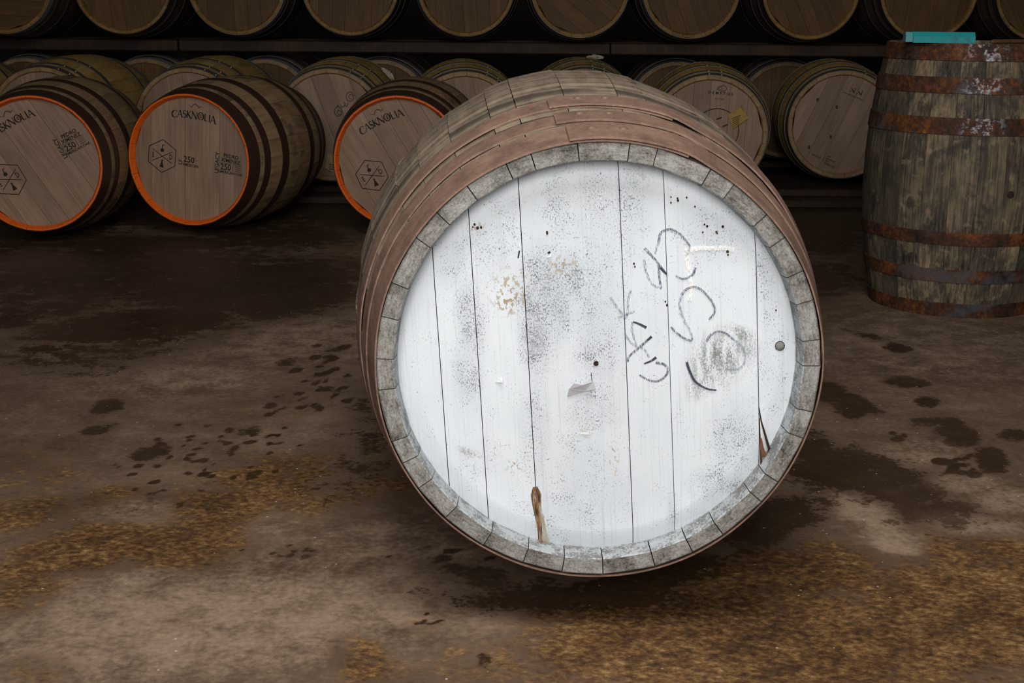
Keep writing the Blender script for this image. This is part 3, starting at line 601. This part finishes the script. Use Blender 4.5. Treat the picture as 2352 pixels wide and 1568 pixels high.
SP_U2 = dict(SP_U, key='upperg', hoops=hoopset(.90, [(0, .05, GREYH), (.1, .14, DARKH), (.25, .29, DARKH)]))
def lying(label, c, yaw, sp, group=None, hrot=0.0, lap=70, zb=0.0):
    Mx = frame(c, yaw); q = Mx @ Vector((0, 0, -sp['L']/2))
    rt, B = barrel(label, Mx, sp, Vector((q.x, q.y, zb)), group, hrot=hrot, lap=lap)
    return rt, B, Mx
# ---- three orange-rimmed barrels
def brand(rt, B, Mx, ref, rot, full):
    """stencilled marks; coordinates measured on the middle barrel's head, then turned with the head"""
    z = -SP_O['rec']+.0012; T = B @ Rz(rot)
    q = lambda px, py: on_frame(ref, px, py, -SP_O['rec'])
    def t(body, px, py, hpx, a=-9, sx=1., m=INK):
        link('stamp_lettering', text_mesh(body, hpx/530*1.38, m, z, q(px, py), math.radians(a), sx), rt, T)
    c = q(446, 264); link('stamp_lettering', ribbon('stamp_word', word_strokes('CASKNOLIA', 16.5/530, c[0], c[1], math.radians(-7), .9), INK, z), rt, T)
    link('stamp_emblem', ribbon('stamp_wings', [(spline([q(*p) for p in ((433, 240), (440, 245), (447, 239), (453, 242), (457, 248), (463, 244))]), (.002, .003)), (spline([q(*p) for p in ((440, 247), (444, 241), (450, 239), (455, 243), (459, 246))]), .0025)], INK2, z), rt, T)
    hx = [(374.7, 320.4), (404.7, 345), (402, 381.6), (371.6, 396), (341, 370), (343, 334.7)]
    lines = [([q(*hx[i]), q(*hx[(i+1) % 6])], .0032) for i in range(6)]+[([q(351, 341), q(395, 375.5)], .0028), ([q(350, 368), q(396.5, 349)], .0028)]
    lines += [([q(372.5, 343), q(373.5, 333), q(378, 333)], .004), (arc(*q(373, 344.5), .006, .004, 0, 360, 10), .007)]
    lines += [([q(372.5, 366), q(372.5, 373)], .004), ([q(372.3, 370), q(371, 383.5)], (.004, .020)), ([q(370, 368), q(375, 368.5)], .003)]
    link('stamp_emblem', ribbon('stamp_hexagon', lines, INK, z), rt, T)
    t('E', 352.5, 355, 12, -4, .62); t('D', 392.5, 361.5, 12, -4, .7)
    if full: t('LF', 415, 371.5, 9, 83); t('250', 434.5, 367, 14, -7, .95); t('AMERICAN', 438, 380, 6.5, -8, .9); t('L', 452, 369, 5, 83, 1, INK2)
    t('LEGACY', 499, 373.5, 9.5, 84); t('PEDRO', 531, 360, 8.5, -9); t('XIMENEZ', 530, 370.5, 8.5, -9, .95); t('250', 518.5, 384, 14, -7, .9); t('AMERICAN OAK', 529, 397.5, 6.2, -8, .95)
    link('stamp_rule', ribbon('stamp_rule', [([q(504, 372), q(556, 381)], .0016)]+[([q(541, 381+4*i), q(553, 383+4*i)], .0035) for i in range(4)]+[([q(535, 379), q(534, 393)], .003)], INK2, z), rt, T)
MO = frame((-1.387, 5.763, .332), math.radians(13.5))
rt, B, Mx = lying('middle orange-rimmed barrel, with a small 250 stamp at its head centre', (-1.387, 5.763, .332), math.radians(13.5), SP_O, 'orange-rimmed barrels on the floor', hrot=math.radians(-3))
brand(rt, B, Mx, MO, 0, True)
rt, B, Mx = lying('orange-rimmed barrel at the left edge of the photo, head partly cut off', (-1.98, 5.58, .332), math.radians(-2), SP_O, 'orange-rimmed barrels on the floor', hrot=math.radians(33))
brand(rt, B, Mx, MO, math.radians(35), False)
rt, B, Mx = lying('orange-rimmed barrel half hidden behind the big white-headed cask', (-.49, 5.76, .332), math.radians(4.0), SP_O, 'orange-rimmed barrels on the floor', hrot=math.radians(31))
brand(rt, B, Mx, MO, math.radians(32), False)
# ---- back row on the floor runners
ZR = .04
LOW = [('pale-headed barrel at right beside the upright rusty barrel', 1.762, 7.312, 6.3, -24, 62), ('pale-headed barrel with a yellow paper tag on its head', .965, 6.72, 5.2, -2, 86), ('back-row barrel whose top shows right behind the big cask', .375, 7.25, 0, 10, 76),
  ('back-row barrel peeking out between the rightmost orange rim and big cask', -.245, 6.85, -3, 12, 62), ('pale-headed barrel between the middle and right orange-rimmed barrels', -.951, 7.03, 1.7, 20, 62),
  ('back-row barrel behind the middle orange-rimmed barrel', -1.67, 7.0, 4, 5, 66), ('back-row barrel behind the leftmost orange-rimmed barrel', -2.40, 6.95, 4, 5, 66), ('back-row barrel at the far left edge of the photo', -3.12, 6.95, 4, 5, 66)]
lows = []
for lb, X, Y, yw, hr, lp in LOW:
    lows.append(lying(lb, (X, Y, .3335+ZR), math.radians(yw), SP_N, 'pale oak barrels in the floor row', hrot=math.radians(hr), lap=lp, zb=ZR))
for k, (lb, X, Y, yw) in enumerate([('grey-hooped barrel behind the barrel beside the upright cask', 1.66, 8.36, 3), ('dark barrel behind the yellow-tagged barrel', .98, 8.24, 3), ('grey-hooped barrel behind the barrel between two orange rims', -.79, 8.12, 2),
    ('grey-hooped barrel end behind the middle orange-rimmed barrel, second rank', -1.47, 8.08, 3), ('grey-hooped barrel end behind the leftmost orange-rimmed barrel, second rank', -2.16, 8.04, 3), ('grey-hooped second-rank barrel at the far left edge', -2.86, 8.02, 3)]):
    lying(lb, (X, Y, .3335+ZR), math.radians(yw), SP_R, 'second-rank barrels on the floor', zb=ZR)
# prints on the visible pale heads
rt, B, Mx = lows[0]; zz = -SP_N['rec']+.0012; q = lambda px, py: on_frame(Mx, px, py, -SP_N['rec'])
link('stamp_emblem', ribbon('stamp_mm', [([q(1951, 211), q(1954, 209)], .003), ([q(1955, 201), q(1961, 212)], (.002, .007)), ([q(1965, 203), q(1961, 213)], .003), ([q(1967, 216), q(1970, 215)], .004), ([q(1971, 208), q(1976, 217)], (.002, .007)), ([q(1981, 209), q(1977, 220)], .004)], INK, zz), rt, B)
dash = lambda x0, y0, x1, y1, n_, w, d=.6: [([q(x0+(x1-x0)*i/n_, y0+(y1-y0)*i/n_), q(x0+(x1-x0)*(i+d)/n_, y0+(y1-y0)*(i+d)/n_)], w) for i in range(n_)]
for _l in (dash(1938, 212, 1985, 231, 14, .006), dash(1865, 354, 1886, 364, 5, .010), [([q(1897, 352), q(1889, 373)], .0016)], dash(1901, 358, 1909, 361, 4, .006), dash(1898, 364, 1918, 372, 8, .008), dash(1896, 369, 1904, 372, 4, .008), dash(1893, 374, 1918, 385, 9, .009)):
    link('stamp_lettering', ribbon('stamp_line', _l, INK2, zz), rt, B)
for px, py in ((1878, 229), (1922, 246), (1908, 314), (1858, 338)): link('knot', ribbon('knot', [(arc(*q(px, py), .003, .007, 0, 360, 10), .008)], INK2, zz), rt, B)
rt, B, Mx = lows[1]
link('stamp_emblem', ribbon('stamp_loop', [(spline([q(*p) for p in ((1646, 207), (1652, 201), (1661, 196), (1668, 200), (1668, 206), (1660, 209), (1650, 205), (1648, 201), (1655, 198), (1658, 203), (1650, 208))]), (.0035, .002))], INK2, zz), rt, B)
link('stamp_lettering', text_mesh('D E M P T O S', .020, INK, zz, q(1655, 214.5), math.radians(-4)), rt, B)
link('stamp_lettering', ribbon('stamp_line', dash(1642, 226, 1664, 228, 10, .006), INK2, zz), rt, B)
link('stamp_lettering', ribbon('stamp_line', dash(1695, 204, 1712, 213, 7, .005), INK2, zz), rt, B)
link('stamp_emblem', ribbon('stamp_circle', [(arc(*q(1646, 300), .108, .108, 0, 360, 40), .004), ([q(1645, 274), q(1658, 269.5)], .006), ([q(1660, 291), q(1672, 285.5)], .006)], INK, zz), rt, B)
def tag_paper(nm, pts, m, par, B_, lines):
    v = [(*q(*p), zz+.001+.012*l) for p, l in pts]; k = len(v); v2 = v+[(a, b, c-.0007) for a, b, c in v]
    f = [tuple(range(k)), tuple(range(2*k-1, k-1, -1))]+[(i, i+k, (i+1) % k+k, (i+1) % k) for i in range(k)]
    o = link(nm, mesh(nm, v2, f, [m], smooth=False), par, B_, label='paper tag stapled to the head')
    link('tag_print', ribbon('tag_print', lines, INK2, zz+.0135), o)
tag_paper('paper_tag', [((1684, 294), .9), ((1671, 264), .5), ((1700, 246), .2), ((1702, 241), .8), ((1712, 258), .9), ((1719, 271), 1)], YTAG, rt, B, [([q(1681+i*.8, 272+i*4.2), q(1700-i*.6, 264+i*4.4)], .003) for i in range(5)])
rt, B, Mx = lows[4]
for _l in [(arc(*q(804, 222), .020, .024, 0, 360, 18), .004), (arc(*q(806, 222), .010, .012, 0, 300, 12), .004), (arc(*q(777, 256), .020, .024, 0, 360, 18), .004), (arc(*q(779, 258), .010, .012, 0, 300, 12), .004), (spline([q(783, 242), q(788, 246), q(793, 240), q(790, 234)]), .004), (spline([q(790, 240), q(796, 244), q(800, 236)]), .004), (arc(*q(776, 243), .003, .003, 0, 360, 8), .004)]: link('stamp_lettering', ribbon('stamp_script', [_l], INK2, zz), rt, B)
tag_paper('paper_tag', [((747, 386), .4), ((753, 352), .3), ((790, 362), .3), ((784, 402), .7)], CTAG, rt, B, [([q(757, 376+5*i), q(775, 380+5*i)], .003) for i in range(3)])
# crumpled rags left on two of the barrels
def rag(label, c, r, tilt=0):
    v = []; f = []; nu, nv = 14, 8; rr = np.random.default_rng(int(c[0]*100) % 97)
    for i in range(nv+1):
        for j in range(nu):
            t = PI*i/nv; p = 2*PI*j/nu; k = 1+rr.normal()*.22
            v.append((r*k*math.sin(t)*math.cos(p), r*.7*k*math.sin(t)*math.sin(p), max(-.004, r*.42*k*math.cos(t))))
    for i in range(nv):
        for j in range(nu): b = (j+1) % nu; f.append((i*nu+j, (i+1)*nu+j, (i+1)*nu+b, i*nu+b))
    o = link('crumpled_rag', mesh('crumpled_rag', v, f, [RAG], smooth=False)); o.location = c; o.rotation_euler.y = tilt; o['label'] = label; o['category'] = 'rag'; o['group'] = 'rags on the back barrels'
rag('pale crumpled rag on top of the barrel behind the big cask', (.45, 7.72, .698), .045)
rag('pale crumpled rag on the barrel between two orange rims', (-.694, 7.5, .611), .04, .8)
# ---- floor runners and upper rails
def rail(label, x0, x1, y0, y1, z0, z1, grp):
    o = link('timber_rail', box_mesh('timber_rail', -(x1-x0)/2, (x1-x0)/2, -(y1-y0)/2, (y1-y0)/2, 0, z1-z0, RAILM, .006)); o.location = ((x0+x1)/2, (y0+y1)/2, z0)
    o['label'] = label; o['category'] = 'rail'; o['group'] = grp
for k, (y0, y1, w) in enumerate(((6.78, 6.9, 'front'), (7.2, 7.8, 'broad middle'), (8.5, 8.62, 'back'))):
    rail('low dark timber runner on the floor, %s one under the floor row' % w, -4.2, 4.2, y0, y1, 0, ZR, 'floor runners')
TOPZ = ZR+.667
for k, (x0, x1, w) in enumerate(((-4.3, -1.95, 'left'), (-1.94, .55, 'middle'), (.56, 4.3, 'right'))):
    rail('dark timber rail under the upper barrels, %s front length' % w, x0, x1, 7.98+.01*k, 8.1+.01*k, TOPZ, TOPZ+.065, 'upper rails')
rail('dark timber rail under the upper barrels, hidden rear length', -4.3, 4.3, 8.52, 8.64, TOPZ, TOPZ+.065, 'upper rails')
# ---- upper row
UPX = [8, 284, 545, 805, 1070, 1331, 1586, 1860, 2130, 2395]; UPB = [99, 97, 83, 77, 76, 77, 72, 67, 68, 66]
orders = ['first', 'second', 'third', 'fourth', 'fifth', 'sixth', 'seventh', 'eighth', 'ninth', 'tenth']
zu = TOPZ+.065+.309
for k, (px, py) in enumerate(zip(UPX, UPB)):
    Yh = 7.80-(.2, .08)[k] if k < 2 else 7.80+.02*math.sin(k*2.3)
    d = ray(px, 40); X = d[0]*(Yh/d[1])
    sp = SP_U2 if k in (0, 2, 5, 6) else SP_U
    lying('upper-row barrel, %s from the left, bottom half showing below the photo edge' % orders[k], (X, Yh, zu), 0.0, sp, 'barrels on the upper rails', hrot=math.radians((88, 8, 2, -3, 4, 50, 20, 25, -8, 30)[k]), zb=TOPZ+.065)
# ================================================================= UPRIGHT CASK
UX, UY, LU = 1.5275, 4.605, .88
SP_V = dict(key='upright', L=LU, rh=.2735, rb=.325, te=.024, rec=.03, n=24, nl=14, cuts=CUT, smats=[WEATH, OAK_RIM, WEATH], hmat=SW_brown, seg=72,
  hoops=[(0, LU-.8277, RUST), (LU-.777, LU-.7267, RUST), (LU-.652, LU-.5985, RUST), (LU-.287, LU-.245, RUST), (LU-.163, LU-.119, RUST), (LU-.048, LU, RUST)])
MU = Matrix.Translation((UX, UY, LU))
barrel('upright weathered barrel with rusty hoops standing at the right', MU, SP_V, Vector((UX, UY, 0)), name='upright_barrel', hrot=.5)
# teal block and bits on its top
tb = thing('teal_block', 'turquoise painted block lying on the upright barrel', 'block', Vector((UX-.17, UY-.175, LU)), Matrix.Rotation(math.radians(-4), 3, 'Z'))
def hexbar(nm, x0, x1, hy, hz, ch, m, z0):
    sec = [(-hy, 0), (hy, 0), (hy, hz*.55), (hy-ch, hz), (-hy+ch, hz), (-hy, hz*.55)]
    v = [(x, y, z0+z) for x in (x0, x1) for y, z in sec]; f = [(i, (i+1) % 6, (i+1) % 6+6, i+6) for i in range(6)]+[(5, 4, 3, 2, 1, 0), (6, 7, 8, 9, 10, 11)]
    return link(nm, mesh(nm, v, f, [m], smooth=False), tb)
hexbar('body', -.086, .108, .03, .034, .012, TEAL, .001); hexbar('end_cap', -.108, -.086, .022, .030, .008, paint('pale_teal', (.07, .27, .28), .5), .004)
def rod(nm, label, cat, a, b, r, m):
    a, b = Vector(a), Vector(b); d = b-a; qn = d.to_track_quat('Z', 'Y'); v = []; f = []; n_ = 8; rs = [(0, r*.6), (.04, r), (.9, r*.9), (1, r*.5)]
    for t, rr in rs:
        for k in range(n_): p = 2*PI*k/n_; v.append(qn @ Vector((rr*math.cos(p), rr*math.sin(p), d.length*t)))
    for i in range(3):
        for k in range(n_): f.append((i*n_+k, i*n_+(k+1) % n_, (i+1)*n_+(k+1) % n_, (i+1)*n_+k))
    f += [tuple(range(n_))[::-1], tuple(3*n_+k for k in range(n_))]
    o = link(nm, mesh(nm, v, f, [m])); o.location = a; o['label'] = label; o['category'] = cat
rod('wooden_stick', 'dark wooden stick lying behind the turquoise block', 'stick', (UX-.03, UY-.255, LU+.0075), (UX+.255, UY-.06, LU+.0065), .0075, STICK)

# bung hole in the upright barrel's belly
d = ray(2321, 447); t = 3.5
while math.hypot(d[0]*t-UX, d[1]*t-UY) > prof(LU-(EYE+d[2]*t), LU, .2735, .325)+.001 and t < 5: t += .001
pb = Vector((d[0]*t, d[1]*t, EYE+d[2]*t)); up_root = [o for o in C.objects if o.name == 'upright_barrel'][0]
nb = Vector((pb.x-UX, pb.y-UY, 0)).normalized()
link('bung', rivet_mesh('bung', .012, .002, CRACK), up_root, Matrix.Translation(pb-Vector((UX, UY, 0))) @ nb.to_track_quat('Z', 'Y').to_matrix().to_4x4(), label='black bung hole')
